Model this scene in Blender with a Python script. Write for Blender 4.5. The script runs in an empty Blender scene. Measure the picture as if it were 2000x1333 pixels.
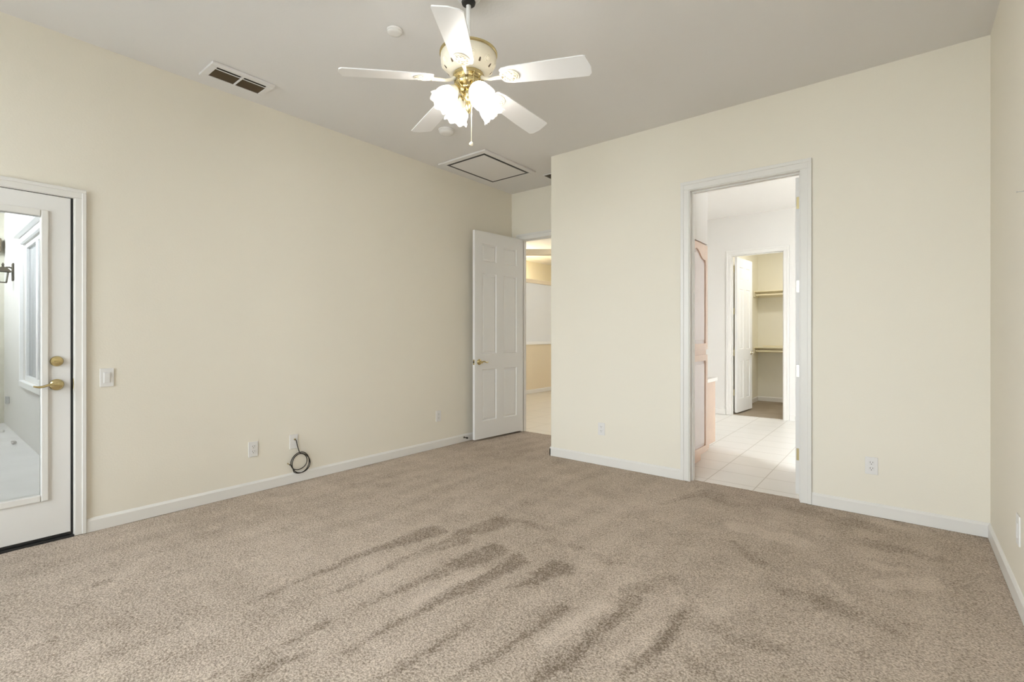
import bpy, bmesh, math, random
from mathutils import Vector, Matrix, noise
PI = math.pi
sc = bpy.context.scene
col = sc.collection

# ------------------------------------------------------------------ camera, sky, exposure
EYE = 1.225
YAW = math.atan(768 / 951)
cam_d = bpy.data.cameras.new('camera')
cam_d.sensor_width = 36.0
cam_d.lens = 951 / 2000 * 36
cam_d.shift_y = -0.006
cam_d.clip_start = 0.02
cam = bpy.data.objects.new('camera', cam_d)
cam.location = (0, 0, EYE)
cam.rotation_euler = (PI / 2, 0, YAW)
col.objects.link(cam)
sc.camera = cam

SKY = 11.0            # overcast sky
BULB = 92.0          # emission of the fan bulbs
EXPOSURE = 0.44
world = bpy.data.worlds.new('sky')
sc.world = world
world.use_nodes = True
bg = world.node_tree.nodes['Background']
bg.inputs['Color'].default_value = (0.88, 0.95, 1.0, 1)
bg.inputs['Strength'].default_value = SKY
sc.view_settings.view_transform = 'Standard'
sc.view_settings.look = 'None'
sc.view_settings.exposure = EXPOSURE
sc.view_settings.gamma = 1.0
sc.view_settings.use_curve_mapping = False
sc.cycles.use_denoising = True
sc.cycles.max_bounces = 14
sc.cycles.diffuse_bounces = 10
sc.cycles.transparent_max_bounces = 12
sc.cycles.sample_clamp_indirect = 8.0
sc.cycles.caustics_reflective = False
sc.cycles.caustics_refractive = False


def area(name, loc, size, direction, power, color=(1, 1, 1), portal=False):
    d = bpy.data.lights.new(name, 'AREA')
    d.shape = 'RECTANGLE'
    d.size, d.size_y = size
    d.energy = power
    d.color = color
    if portal:
        d.cycles.is_portal = True
    o = bpy.data.objects.new(name, d)
    o.location = loc
    o.rotation_euler = Vector(direction).to_track_quat('-Z', 'Y').to_euler()
    col.objects.link(o)
    return o


# room constants (metres; the camera stands over the origin)
XL, XR, YB, YA, YR, H = -3.945, 0.40, 4.10, 4.88, -1.70, 3.038
XC = -2.80                      # outside corner of the bathroom wall
WZ = 0.20                       # sill height of the rear windows
# daylight comes through windows added behind the camera (portals guide the sky light through the openings)
area('added_window_daylight', (XL - 0.16, -1.10, 1.5), (1.0, 2.66), (1, 0, 0), 1, portal=True)
area('added_window_daylight', (-0.60, YR - 0.13, 1.5), (1.25, 2.4), (0, 1, 0), 1, portal=True)
area('added_window_daylight', (-3.0, YR - 0.13, 1.5), (1.3, 2.4), (0, 1, 0), 1, portal=True)
area('door_daylight', (XL - 0.13, 0.155, 1.1), (0.66, 1.62), (1, 0, 0), 1, portal=True)
area('bathroom_daylight', (1.46, 6.3, 1.8), (0.55, 0.55), (-1, 0, 0), 1, portal=True)

# ------------------------------------------------------------------ materials
MATS = {}


def new_mat(name):
    m = bpy.data.materials.new(name)
    m.use_nodes = True
    MATS[name] = m
    nt = m.node_tree
    return m, nt, nt.nodes['Principled BSDF'], nt.nodes['Material Output']


def plain(name, color, rough=0.5, metal=0.0, bump=0.0, bscale=200.0, var=0.0, vscale=3.0, spec=0.5, emit=None, coat=0.0):
    m, nt, b, out = new_mat(name)
    b.inputs['Base Color'].default_value = (*color, 1)
    b.inputs['Roughness'].default_value = rough
    b.inputs['Metallic'].default_value = metal
    b.inputs['Specular IOR Level'].default_value = spec
    b.inputs['Coat Weight'].default_value = coat
    tc = nt.nodes.new('ShaderNodeTexCoord')
    if var:
        n = nt.nodes.new('ShaderNodeTexNoise')
        n.inputs['Scale'].default_value = vscale
        n.inputs['Detail'].default_value = 4
        nt.links.new(tc.outputs['Object'], n.inputs['Vector'])
        mx = nt.nodes.new('ShaderNodeMixRGB')
        mx.inputs[1].default_value = (*[c * (1 - var) for c in color], 1)
        mx.inputs[2].default_value = (*[min(1, c * (1 + var)) for c in color], 1)
        nt.links.new(n.outputs['Fac'], mx.inputs[0])
        nt.links.new(mx.outputs[0], b.inputs['Base Color'])
    if bump:
        n2 = nt.nodes.new('ShaderNodeTexNoise')
        n2.inputs['Scale'].default_value = bscale
        n2.inputs['Detail'].default_value = 3
        nt.links.new(tc.outputs['Object'], n2.inputs['Vector'])
        bp = nt.nodes.new('ShaderNodeBump')
        bp.inputs['Strength'].default_value = bump
        bp.inputs['Distance'].default_value = 0.002
        nt.links.new(n2.outputs['Fac'], bp.inputs['Height'])
        nt.links.new(bp.outputs['Normal'], b.inputs['Normal'])
    if emit:
        b.inputs['Emission Color'].default_value = (*emit[:3], 1)
        b.inputs['Emission Strength'].default_value = emit[3]
    return m


WALL = plain('cream_wall_paint', (0.78, 0.737, 0.645), 0.6, bump=0.25, bscale=90, var=0.012, vscale=2)
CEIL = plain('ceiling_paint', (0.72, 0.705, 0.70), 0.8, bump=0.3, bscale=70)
TRIM = plain('white_trim_paint', (0.745, 0.728, 0.70), 0.32, var=0.01)
DOORP = plain('white_door_paint', (0.76, 0.75, 0.735), 0.38, bump=0.08, bscale=120)
BATHW = plain('pale_bathroom_paint', (0.73, 0.71, 0.685), 0.6, bump=0.2, bscale=90)
BATHC = plain('bathroom_ceiling_paint', (0.84, 0.82, 0.80), 0.8)
HALLW = plain('hall_white_paint', (0.78, 0.795, 0.81), 0.6)
HALLT = plain('hall_tan_paint', (0.76, 0.655, 0.49), 0.6)
HALLY = plain('hall_yellow_paint', (0.84, 0.79, 0.64), 0.6)
CLOSW = plain('closet_paint', (0.78, 0.755, 0.66), 0.6)
PLASTIC = plain('white_plastic', (0.74, 0.725, 0.71), 0.35)
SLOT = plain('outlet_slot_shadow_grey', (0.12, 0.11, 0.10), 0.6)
BLACK = plain('black_rubber', (0.012, 0.012, 0.012), 0.5)
CABLE = plain('black_coax_jacket', (0.022, 0.018, 0.012), 0.45)
BRASS = plain('polished_brass', (0.64, 0.53, 0.28), 0.24, 1.0)
ABRASS = plain('antique_brass_hinge', (0.50, 0.42, 0.24), 0.35, 1.0)
SILVER = plain('bright_hinge', (0.85, 0.82, 0.72), 0.25, 1.0)
FANW = plain('fan_white_enamel', (0.80, 0.795, 0.80), 0.3)
FANC = plain('fan_ivory_enamel', (0.86, 0.80, 0.66), 0.32, var=0.05, vscale=25)
BRONZE = plain('weathered_bronze', (0.085, 0.07, 0.05), 0.6, 0.3)
DUCT = plain('brown_duct_shade', (0.02, 0.013, 0.006), 0.8)  # dark colour stands for the shade inside the duct
SLAT = plain('vent_slat_paint', (0.085, 0.058, 0.030), 0.6)
REG = plain('register_metal', (0.30, 0.26, 0.20), 0.5)
MAPLE = plain('pickled_maple', (0.72, 0.52, 0.40), 0.25, var=0.06, vscale=14, coat=0.4)
PANELW = plain('pickled_maple_sheen', (0.66, 0.57, 0.55), 0.18, var=0.05, vscale=10, coat=0.6)  # greyer base colour carries the gloss highlights of the panels
COUNTER = plain('white_counter', (0.88, 0.86, 0.83), 0.2)
SHELF = plain('closet_shelf_paint', (0.78, 0.72, 0.55), 0.5)
ROD = plain('wooden_rod', (0.82, 0.74, 0.55), 0.4)
STUCCO = plain('white_stucco', (0.74, 0.725, 0.70), 0.9, bump=0.6, bscale=40, var=0.03, vscale=5)
STONE = plain('beige_stucco', (0.62, 0.60, 0.52), 0.9, bump=0.5, bscale=30, var=0.2, vscale=6)
CONC = plain('patio_concrete', (0.70, 0.69, 0.69), 0.85, bump=0.3, bscale=60, var=0.10, vscale=2.2)
VINYL = plain('white_vinyl', (0.85, 0.85, 0.85), 0.35)
GREYG = plain('shaded_window_glass', (0.22, 0.23, 0.24), 0.08)
BROWN = plain('brown_wood', (0.20, 0.16, 0.11), 0.7)
GROUND = plain('pale_bounce_ground', (0.62, 0.61, 0.58), 0.9, var=0.2, vscale=1)  # unseen ground, paled to bounce daylight up to the ceiling
GREYM = plain('grey_box', (0.45, 0.45, 0.45), 0.6)
CHAIN = plain('pull_chain_metal', (0.85, 0.78, 0.62), 0.3, 0.6)


def glass_mat(name, tint, gloss):
    m, nt, b, out = new_mat(name)
    nt.nodes.remove(b)
    tr = nt.nodes.new('ShaderNodeBsdfTransparent')
    tr.inputs[0].default_value = (*tint, 1)
    gl = nt.nodes.new('ShaderNodeBsdfGlossy')
    gl.inputs['Roughness'].default_value = 0.02
    fr = nt.nodes.new('ShaderNodeFresnel')
    fr.inputs[0].default_value = gloss
    mx = nt.nodes.new('ShaderNodeMixShader')
    nt.links.new(fr.outputs[0], mx.inputs[0])
    nt.links.new(tr.outputs[0], mx.inputs[1])
    nt.links.new(gl.outputs[0], mx.inputs[2])
    nt.links.new(mx.outputs[0], out.inputs['Surface'])
    return m


GLASS = glass_mat('clear_pane', (0.96, 0.97, 0.97), 1.35)


def shade_mat():
    m, nt, b, out = new_mat('frosted_lamp_glass')
    nt.nodes.remove(b)
    tr = nt.nodes.new('ShaderNodeBsdfTransparent')
    tr.inputs[0].default_value = (1, 0.97, 0.92, 1)
    tl = nt.nodes.new('ShaderNodeBsdfTranslucent')
    tl.inputs[0].default_value = (0.95, 0.93, 0.88, 1)
    gl = nt.nodes.new('ShaderNodeBsdfGlossy')
    gl.inputs['Roughness'].default_value = 0.15
    m1 = nt.nodes.new('ShaderNodeMixShader')
    m1.inputs[0].default_value = 0.55
    m2 = nt.nodes.new('ShaderNodeMixShader')
    m2.inputs[0].default_value = 0.06
    nt.links.new(tr.outputs[0], m1.inputs[1])
    nt.links.new(tl.outputs[0], m1.inputs[2])
    nt.links.new(m1.outputs[0], m2.inputs[1])
    nt.links.new(gl.outputs[0], m2.inputs[2])
    em = nt.nodes.new('ShaderNodeEmission')
    em.inputs[0].default_value = (1, 0.97, 0.90, 1)
    em.inputs[1].default_value = 0.5
    ad = nt.nodes.new('ShaderNodeAddShader')
    nt.links.new(m2.outputs[0], ad.inputs[0])
    nt.links.new(em.outputs[0], ad.inputs[1])
    nt.links.new(ad.outputs[0], out.inputs['Surface'])
    return m


SHADE = shade_mat()


def emit_mat(name, color, strength):
    m, nt, b, out = new_mat(name)
    nt.nodes.remove(b)
    em = nt.nodes.new('ShaderNodeEmission')
    em.inputs[0].default_value = (*color, 1)
    em.inputs[1].default_value = strength
    nt.links.new(em.outputs[0], out.inputs['Surface'])
    return m


BULBM = emit_mat('lit_bulb', (1.0, 0.98, 0.96), BULB)

def mnode(nt, op, a, b=None):
    n = nt.nodes.new('ShaderNodeMath')
    n.operation = op
    for i, v in enumerate((a, b)):
        if v is None:
            continue
        if isinstance(v, (int, float)):
            n.inputs[i].default_value = v
        else:
            nt.links.new(v, n.inputs[i])
    return n.outputs[0]


def tile_mat(name, c1, c2, grout, sx, sy, ox, oy):
    m, nt, b, out = new_mat(name)
    tc = nt.nodes.new('ShaderNodeTexCoord')
    sp = nt.nodes.new('ShaderNodeSeparateXYZ')
    nt.links.new(tc.outputs['Object'], sp.inputs[0])
    fx = mnode(nt, 'DIVIDE', mnode(nt, 'SUBTRACT', sp.outputs[0], ox), sx)
    fy = mnode(nt, 'DIVIDE', mnode(nt, 'SUBTRACT', sp.outputs[1], oy), sy)

    def line(f, s):
        g = mnode(nt, 'ABSOLUTE', mnode(nt, 'SUBTRACT', mnode(nt, 'SUBTRACT', f, mnode(nt, 'FLOOR', f)), 0.5))
        return mnode(nt, 'GREATER_THAN', g, 0.5 - 0.004 / s)
    gl = mnode(nt, 'MAXIMUM', line(fx, sx), line(fy, sy))
    nz = nt.nodes.new('ShaderNodeTexNoise')
    nz.inputs['Scale'].default_value = 4.0
    nz.inputs['Detail'].default_value = 5
    nt.links.new(tc.outputs['Object'], nz.inputs['Vector'])
    mx = nt.nodes.new('ShaderNodeMixRGB')
    mx.inputs[1].default_value = (*c1, 1)
    mx.inputs[2].default_value = (*c2, 1)
    nt.links.new(nz.outputs['Fac'], mx.inputs[0])
    m2 = nt.nodes.new('ShaderNodeMixRGB')
    m2.inputs[2].default_value = (*grout, 1)
    nt.links.new(mx.outputs[0], m2.inputs[1])
    nt.links.new(gl, m2.inputs[0])
    nt.links.new(m2.outputs[0], b.inputs['Base Color'])
    b.inputs['Roughness'].default_value = 0.35
    return m


TILEB = tile_mat('bathroom_tile', (0.79, 0.77, 0.735), (0.84, 0.82, 0.785), (0.58, 0.55, 0.50), 0.375, 0.33, -0.935, 4.617)
TILEH = tile_mat('hall_tile', (0.72, 0.67, 0.57), (0.76, 0.69, 0.60), (0.56, 0.50, 0.42), 0.42, 0.42, -3.0, 5.1)


def carpet_mat(name, dark, light, nap):
    """Speckled cut pile; the vertex attribute 'nap' says how the pile lies (vacuum tracks, footprints)."""
    m, nt, b, out = new_mat(name)
    tc = nt.nodes.new('ShaderNodeTexCoord')
    n1 = nt.nodes.new('ShaderNodeTexNoise')
    n1.inputs['Scale'].default_value = 125.0
    n1.inputs['Detail'].default_value = 3.0
    n1.inputs['Roughness'].default_value = 0.62
    nt.links.new(tc.outputs['Object'], n1.inputs['Vector'])
    n2 = nt.nodes.new('ShaderNodeTexNoise')
    n2.inputs['Scale'].default_value = 5.5
    n2.inputs['Detail'].default_value = 5.0
    nt.links.new(tc.outputs['Object'], n2.inputs['Vector'])
    n3 = nt.nodes.new('ShaderNodeTexNoise')
    n3.inputs['Scale'].default_value = 1.1
    n3.inputs['Detail'].default_value = 2.0
    nt.links.new(tc.outputs['Object'], n3.inputs['Vector'])
    cr = nt.nodes.new('ShaderNodeValToRGB')
    cr.color_ramp.elements[0].position = 0.27
    cr.color_ramp.elements[0].color = (*dark, 1)
    cr.color_ramp.elements[1].position = 0.67
    cr.color_ramp.elements[1].color = (*light, 1)
    s = mnode(nt, 'ADD', n1.outputs['Fac'], mnode(nt, 'MULTIPLY', mnode(nt, 'SUBTRACT', n2.outputs['Fac'], 0.5), 0.16))
    s = mnode(nt, 'ADD', s, mnode(nt, 'MULTIPLY', mnode(nt, 'SUBTRACT', n3.outputs['Fac'], 0.5), 0.16))
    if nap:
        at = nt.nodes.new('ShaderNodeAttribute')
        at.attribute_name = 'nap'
        s = mnode(nt, 'ADD', s, mnode(nt, 'MULTIPLY', at.outputs['Fac'], 0.14))  # sheen of the brushed pile painted into the colour
    nt.links.new(s, cr.inputs[0])
    nt.links.new(cr.outputs[0], b.inputs['Base Color'])
    b.inputs['Roughness'].default_value = 0.95
    b.inputs['Specular IOR Level'].default_value = 0.1
    b.inputs['Sheen Weight'].default_value = 0.0
    bp = nt.nodes.new('ShaderNodeBump')
    bp.inputs['Strength'].default_value = 0.7
    bp.inputs['Distance'].default_value = 0.008
    nt.links.new(n1.outputs['Fac'], bp.inputs['Height'])
    nt.links.new(bp.outputs['Normal'], b.inputs['Normal'])
    return m


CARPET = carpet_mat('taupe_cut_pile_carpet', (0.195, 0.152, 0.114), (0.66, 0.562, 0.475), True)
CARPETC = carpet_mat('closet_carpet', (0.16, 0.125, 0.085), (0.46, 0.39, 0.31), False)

# ------------------------------------------------------------------ mesh helpers


def put(name, bm, mat, parent=None, smooth=False, mtx=None):
    me = bpy.data.meshes.new(name)
    bmesh.ops.recalc_face_normals(bm, faces=bm.faces)
    if smooth:
        for f in bm.faces:
            f.smooth = True
    bm.to_mesh(me)
    bm.free()
    me.materials.append(mat)
    o = bpy.data.objects.new(name, me)
    col.objects.link(o)
    if mtx is not None:
        o.matrix_local = mtx
    if parent:
        o.parent = parent
    if smooth:
        try:
            me.set_sharp_from_angle(angle=math.radians(40))
        except Exception:
            pass
    return o


def box(bm, x0, x1, y0, y1, z0, z1, bev=0.0, seg=1, mtx=None):
    x0, x1 = sorted((x0, x1)); y0, y1 = sorted((y0, y1)); z0, z1 = sorted((z0, z1))
    r = bmesh.ops.create_cube(bm, size=1.0)
    vs = r['verts']
    for v in vs:
        v.co = Vector((x0 + (v.co.x + .5) * (x1 - x0), y0 + (v.co.y + .5) * (y1 - y0), z0 + (v.co.z + .5) * (z1 - z0)))
    if bev:
        es = list({e for v in vs for e in v.link_edges})
        rr = bmesh.ops.bevel(bm, geom=es, offset=bev, segments=seg, affect='EDGES', profile=0.5)
        vs = list({v for v in rr['verts']} | {v for v in vs if v.is_valid})
    if mtx is not None:
        bmesh.ops.transform(bm, matrix=mtx, verts=[v for v in vs if v.is_valid])
    return vs


def lathe(bm, prof, seg=32, mtx=None, cap=True, wob=None):
    """prof: list of (radius, z)."""
    rings = []
    for k, (r, z) in enumerate(prof):
        ring = []
        for j in range(seg):
            a = 2 * PI * j / seg
            rr, zz = r, z
            if wob:
                rr, zz = wob(k, a, r, z)
            ring.append(bm.verts.new((rr * math.cos(a), rr * math.sin(a), zz)))
        rings.append(ring)
    for a, b in zip(rings, rings[1:]):
        for j in range(seg):
            bm.faces.new((a[j], a[(j + 1) % seg], b[(j + 1) % seg], b[j]))
    if cap:
        bm.faces.new(rings[0][::-1])
        bm.faces.new(rings[-1])
    vs = [v for r in rings for v in r]
    if mtx is not None:
        bmesh.ops.transform(bm, matrix=mtx, verts=vs)
    return vs


def tube(bm, pts, r, seg=8, cap=True):
    pts = [Vector(p) for p in pts]
    rings = []
    n = len(pts)
    up = Vector((0.123, 0.31, 0.94)).normalized()
    for i, p in enumerate(pts):
        d = (pts[min(i + 1, n - 1)] - pts[max(i - 1, 0)]).normalized()
        a = d.cross(up)
        if a.length < 1e-4:
            a = d.cross(Vector((1, 0, 0)))
        a.normalize()
        b = d.cross(a)
        rad = r[i] if isinstance(r, (list, tuple)) else r
        rings.append([bm.verts.new(p + (a * math.cos(2 * PI * j / seg) + b * math.sin(2 * PI * j / seg)) * rad) for j in range(seg)])
    for a, b in zip(rings, rings[1:]):
        for j in range(seg):
            bm.faces.new((a[j], a[(j + 1) % seg], b[(j + 1) % seg], b[j]))
    if cap:
        bm.faces.new(rings[0][::-1]); bm.faces.new(rings[-1])


def prism(bm, poly, z0, z1, mtx=None, bev=0.0):
    lo = [bm.verts.new((x, y, z0)) for x, y in poly]
    hi = [bm.verts.new((x, y, z1)) for x, y in poly]
    fs = [bm.faces.new(lo[::-1]), bm.faces.new(hi)]
    n = len(poly)
    for i in range(n):
        fs.append(bm.faces.new((lo[i], lo[(i + 1) % n], hi[(i + 1) % n], hi[i])))
    vs = lo + hi
    if bev:
        es = [e for f in fs[:2] for e in f.edges]
        rr = bmesh.ops.bevel(bm, geom=es, offset=bev, segments=2, affect='EDGES', profile=0.5)
        vs = list(set(rr['verts']) | {v for v in vs if v.is_valid})
    if mtx is not None:
        bmesh.ops.transform(bm, matrix=mtx, verts=[v for v in vs if v.is_valid])
    return vs


def tag(o, label, cat, group=None, kind=None):
    o['label'] = label
    o['category'] = cat
    if group:
        o['group'] = group
    if kind:
        o['kind'] = kind
    return o


def thing(name, label, cat, loc=(0, 0, 0), rz=0.0, group=None, kind=None):
    o = bpy.data.objects.new(name, None)
    o.empty_display_size = 0.05
    o.location = loc
    o.rotation_euler = (0, 0, rz)
    col.objects.link(o)
    return tag(o, label, cat, group, kind)


def struct(name, bm, mat, label, cat, smooth=False):
    return tag(put(name, bm, mat, smooth=smooth), label, cat, kind='structure')


def wall_boxes(bm, axis, p0, p1, a0, a1, z0, z1, holes=()):
    """A wall slab between p0..p1 across `axis`, spanning a0..a1 along it, with rectangular holes (b0,b1,h0,h1)."""
    cuts = sorted({a0, a1, *[h[0] for h in holes], *[h[1] for h in holes]})

    def add(u0, u1, w0, w1):
        if w1 - w0 < 1e-4 or u1 - u0 < 1e-4:
            return
        if axis == 'x':
            box(bm, p0, p1, u0, u1, w0, w1)
        else:
            box(bm, u0, u1, p0, p1, w0, w1)
    for u0, u1 in zip(cuts, cuts[1:]):
        hs = sorted([h for h in holes if h[0] <= u0 + 1e-6 and h[1] >= u1 - 1e-6], key=lambda h: h[2])
        z = z0
        for h in hs:
            add(u0, u1, z, h[2]); z = h[3]
        add(u0, u1, z, z1)
    bmesh.ops.remove_doubles(bm, verts=bm.verts, dist=1e-5)
    # drop the faces that two neighbouring blocks share
    seen = {}
    for f in bm.faces:
        c = f.calc_center_median()
        seen.setdefault(tuple(round(t, 4) for t in c), []).append(f)
    kill = [f for g in seen.values() if len(g) > 1 for f in g]
    bmesh.ops.delete(bm, geom=kill, context='FACES')


def casing(name, axis, face, out, a0, a1, top, w, label, t=0.016, bottom=0.0):
    """Door casing: two legs and a head with a raised outer band; a0,a1 = inner edges; out = +1/-1 side it stands proud of."""
    bm = bmesh.new()
    def b(u0, u1, w0, w1, th):
        q0, q1 = face, face + out * th
        if axis == 'x':
            box(bm, q0, q1, u0, u1, w0, w1, 0.003, 2)
        else:
            box(bm, u0, u1, q0, q1, w0, w1, 0.003, 2)
    b(a0 - w, a0, bottom, top, t * .62); b(a1, a1 + w, bottom, top, t * .62)
    b(a0 - w, a1 + w, top, top + w, t * .62)
    k = w * .38
    b(a0 - w, a0 - w + k, bottom, top + w - k, t); b(a1 + w - k, a1 + w, bottom, top + w - k, t)
    b(a0 - w, a1 + w, top + w - k, top + w, t)
    return struct(name, bm, TRIM, label, 'door trim')


def baseboard(name, runs, label, h=0.085, t=0.012, mat=None):
    """runs: (axis, face, out, a0, a1)."""
    bm = bmesh.new()
    for axis, face, out, a0, a1 in runs:
        prof = [(0, 0), (t, 0), (t, h - 0.016), (t * .35, h - 0.002), (0, h)]
        vs = []
        for u in (a0, a1):
            row = []
            for d, z in prof:
                row.append(bm.verts.new((face + out * d, u, z) if axis == 'x' else (u, face + out * d, z)))
            vs.append(row)
        n = len(prof)
        for i in range(n):
            bm.faces.new((vs[0][i], vs[0][(i + 1) % n], vs[1][(i + 1) % n], vs[1][i]))
        bm.faces.new(vs[0]); bm.faces.new(vs[1][::-1])
    return struct(name, bm, mat or TRIM, label, 'baseboard')


_put = put


def put(name, bm, mat, parent=None, smooth=False, mtx=None):
    """Link a mesh built in world coordinates; under a parent it keeps its place."""
    o = _put(name, bm, mat, parent, smooth, mtx)
    if parent:
        chain = []
        p = parent
        M = Matrix.Identity(4)
        while p:
            chain.append(p); p = p.parent
        for p in reversed(chain):
            M = M @ (p.matrix_parent_inverse if p.parent else Matrix.Identity(4)) @ Matrix.LocRotScale(p.location, p.rotation_euler, p.scale)
        o.matrix_parent_inverse = M.inverted()
    return o


def local(name, bm, mat, parent, smooth=False):
    """Link a part whose mesh is in its parent's own coordinates."""
    return _put(name, bm, mat, parent, smooth)


def B(*a, **k):
    bm = bmesh.new(); box(bm, *a, **k); return bm


def copy_tree(o, parent=None):
    c = o.copy()
    col.objects.link(c)
    if parent:
        c.parent = parent
    for ch in [x for x in bpy.data.objects if x.parent == o]:
        copy_tree(ch, c)
    return c


# ------------------------------------------------------------------ floors
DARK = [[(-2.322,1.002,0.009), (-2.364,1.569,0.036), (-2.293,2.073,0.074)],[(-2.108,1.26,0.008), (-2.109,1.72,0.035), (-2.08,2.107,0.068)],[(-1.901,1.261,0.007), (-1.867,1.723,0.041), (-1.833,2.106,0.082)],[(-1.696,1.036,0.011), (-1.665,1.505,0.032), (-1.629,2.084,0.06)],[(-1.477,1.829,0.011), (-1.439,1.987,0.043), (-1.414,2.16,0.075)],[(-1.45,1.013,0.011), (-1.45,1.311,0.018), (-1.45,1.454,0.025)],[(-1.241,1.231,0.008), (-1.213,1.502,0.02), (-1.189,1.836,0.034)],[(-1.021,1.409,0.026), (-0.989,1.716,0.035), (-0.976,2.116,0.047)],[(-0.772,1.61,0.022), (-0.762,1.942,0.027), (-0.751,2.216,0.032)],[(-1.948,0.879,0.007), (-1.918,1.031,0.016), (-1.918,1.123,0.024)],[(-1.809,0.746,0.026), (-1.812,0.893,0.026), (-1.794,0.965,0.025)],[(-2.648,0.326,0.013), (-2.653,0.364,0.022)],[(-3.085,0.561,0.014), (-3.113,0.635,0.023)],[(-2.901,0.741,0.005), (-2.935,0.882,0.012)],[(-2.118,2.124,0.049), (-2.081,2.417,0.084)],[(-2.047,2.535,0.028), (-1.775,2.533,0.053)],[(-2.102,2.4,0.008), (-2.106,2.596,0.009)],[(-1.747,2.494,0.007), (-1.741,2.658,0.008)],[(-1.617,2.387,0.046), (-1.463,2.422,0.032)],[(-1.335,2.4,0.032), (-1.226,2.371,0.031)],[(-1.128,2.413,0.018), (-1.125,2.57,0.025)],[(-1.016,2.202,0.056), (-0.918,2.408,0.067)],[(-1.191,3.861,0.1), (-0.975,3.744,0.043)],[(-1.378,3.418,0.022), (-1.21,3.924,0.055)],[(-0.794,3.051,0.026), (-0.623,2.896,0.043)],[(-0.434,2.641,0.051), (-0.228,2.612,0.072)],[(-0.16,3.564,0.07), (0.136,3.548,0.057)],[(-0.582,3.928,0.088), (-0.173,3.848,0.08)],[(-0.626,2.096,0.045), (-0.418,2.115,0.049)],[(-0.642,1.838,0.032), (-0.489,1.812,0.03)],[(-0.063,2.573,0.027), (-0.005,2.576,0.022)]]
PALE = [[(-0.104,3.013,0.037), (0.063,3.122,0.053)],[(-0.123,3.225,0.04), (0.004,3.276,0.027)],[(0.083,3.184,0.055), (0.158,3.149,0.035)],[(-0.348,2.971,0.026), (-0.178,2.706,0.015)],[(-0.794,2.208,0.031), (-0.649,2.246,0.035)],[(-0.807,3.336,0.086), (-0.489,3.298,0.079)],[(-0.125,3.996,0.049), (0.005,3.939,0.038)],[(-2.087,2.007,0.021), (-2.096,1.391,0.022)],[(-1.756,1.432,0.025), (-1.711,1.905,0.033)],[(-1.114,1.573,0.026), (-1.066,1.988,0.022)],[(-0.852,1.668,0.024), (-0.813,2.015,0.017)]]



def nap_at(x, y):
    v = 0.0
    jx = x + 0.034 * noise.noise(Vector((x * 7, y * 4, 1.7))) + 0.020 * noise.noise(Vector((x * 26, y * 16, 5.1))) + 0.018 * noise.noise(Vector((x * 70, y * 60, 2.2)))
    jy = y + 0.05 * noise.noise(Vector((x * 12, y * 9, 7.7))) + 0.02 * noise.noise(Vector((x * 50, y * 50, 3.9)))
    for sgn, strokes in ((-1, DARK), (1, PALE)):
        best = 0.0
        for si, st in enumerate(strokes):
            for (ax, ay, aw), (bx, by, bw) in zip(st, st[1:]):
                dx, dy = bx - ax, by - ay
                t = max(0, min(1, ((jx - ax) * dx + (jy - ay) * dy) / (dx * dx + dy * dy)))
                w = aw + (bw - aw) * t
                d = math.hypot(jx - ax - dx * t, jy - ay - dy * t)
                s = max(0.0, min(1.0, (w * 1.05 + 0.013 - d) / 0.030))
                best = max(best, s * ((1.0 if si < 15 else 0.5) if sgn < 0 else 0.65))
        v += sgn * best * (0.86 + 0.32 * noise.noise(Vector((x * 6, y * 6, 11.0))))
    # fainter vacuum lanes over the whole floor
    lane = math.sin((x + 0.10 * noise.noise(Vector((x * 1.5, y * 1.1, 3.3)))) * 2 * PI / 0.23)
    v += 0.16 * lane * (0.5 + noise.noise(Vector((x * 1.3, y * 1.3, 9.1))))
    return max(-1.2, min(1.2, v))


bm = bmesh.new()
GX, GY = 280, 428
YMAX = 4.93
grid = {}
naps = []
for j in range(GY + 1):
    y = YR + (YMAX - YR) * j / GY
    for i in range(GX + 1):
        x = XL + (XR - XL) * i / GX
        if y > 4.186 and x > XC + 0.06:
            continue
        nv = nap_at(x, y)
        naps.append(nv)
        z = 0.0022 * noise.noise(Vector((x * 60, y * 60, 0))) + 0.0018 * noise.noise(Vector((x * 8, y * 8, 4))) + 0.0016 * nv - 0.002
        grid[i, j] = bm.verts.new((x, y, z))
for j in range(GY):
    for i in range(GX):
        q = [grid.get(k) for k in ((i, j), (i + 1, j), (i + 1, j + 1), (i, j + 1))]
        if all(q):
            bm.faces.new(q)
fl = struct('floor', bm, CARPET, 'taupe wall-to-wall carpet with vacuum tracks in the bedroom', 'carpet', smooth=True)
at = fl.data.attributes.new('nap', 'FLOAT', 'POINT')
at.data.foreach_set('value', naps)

struct('floor_bathroom', B(-2.45, 1.5, 4.17, 7.97, -0.05, -0.004), TILEB, 'pale square floor tiles seen through the right doorway', 'tile floor')
struct('floor_hall', B(-7.3, -2.68, 4.925, 11.0, -0.05, -0.004), TILEH, 'cream hall floor tiles beyond the open six-panel door', 'tile floor')
struct('floor_closet', B(-2.14, -0.6, 7.97, 9.95, -0.05, 0.0), CARPETC, 'dark carpet on the walk-in closet floor', 'carpet')
struct('floor_patio', B(-10.55, -4.10, -5.0, 0.9, -0.16, -0.10), CONC, 'grey concrete patio slab seen through the glass door', 'patio')
struct('ground', B(-40, 30, -40, 40, -0.40, -0.30), GROUND, 'bare ground outside the house', 'ground')

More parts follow.
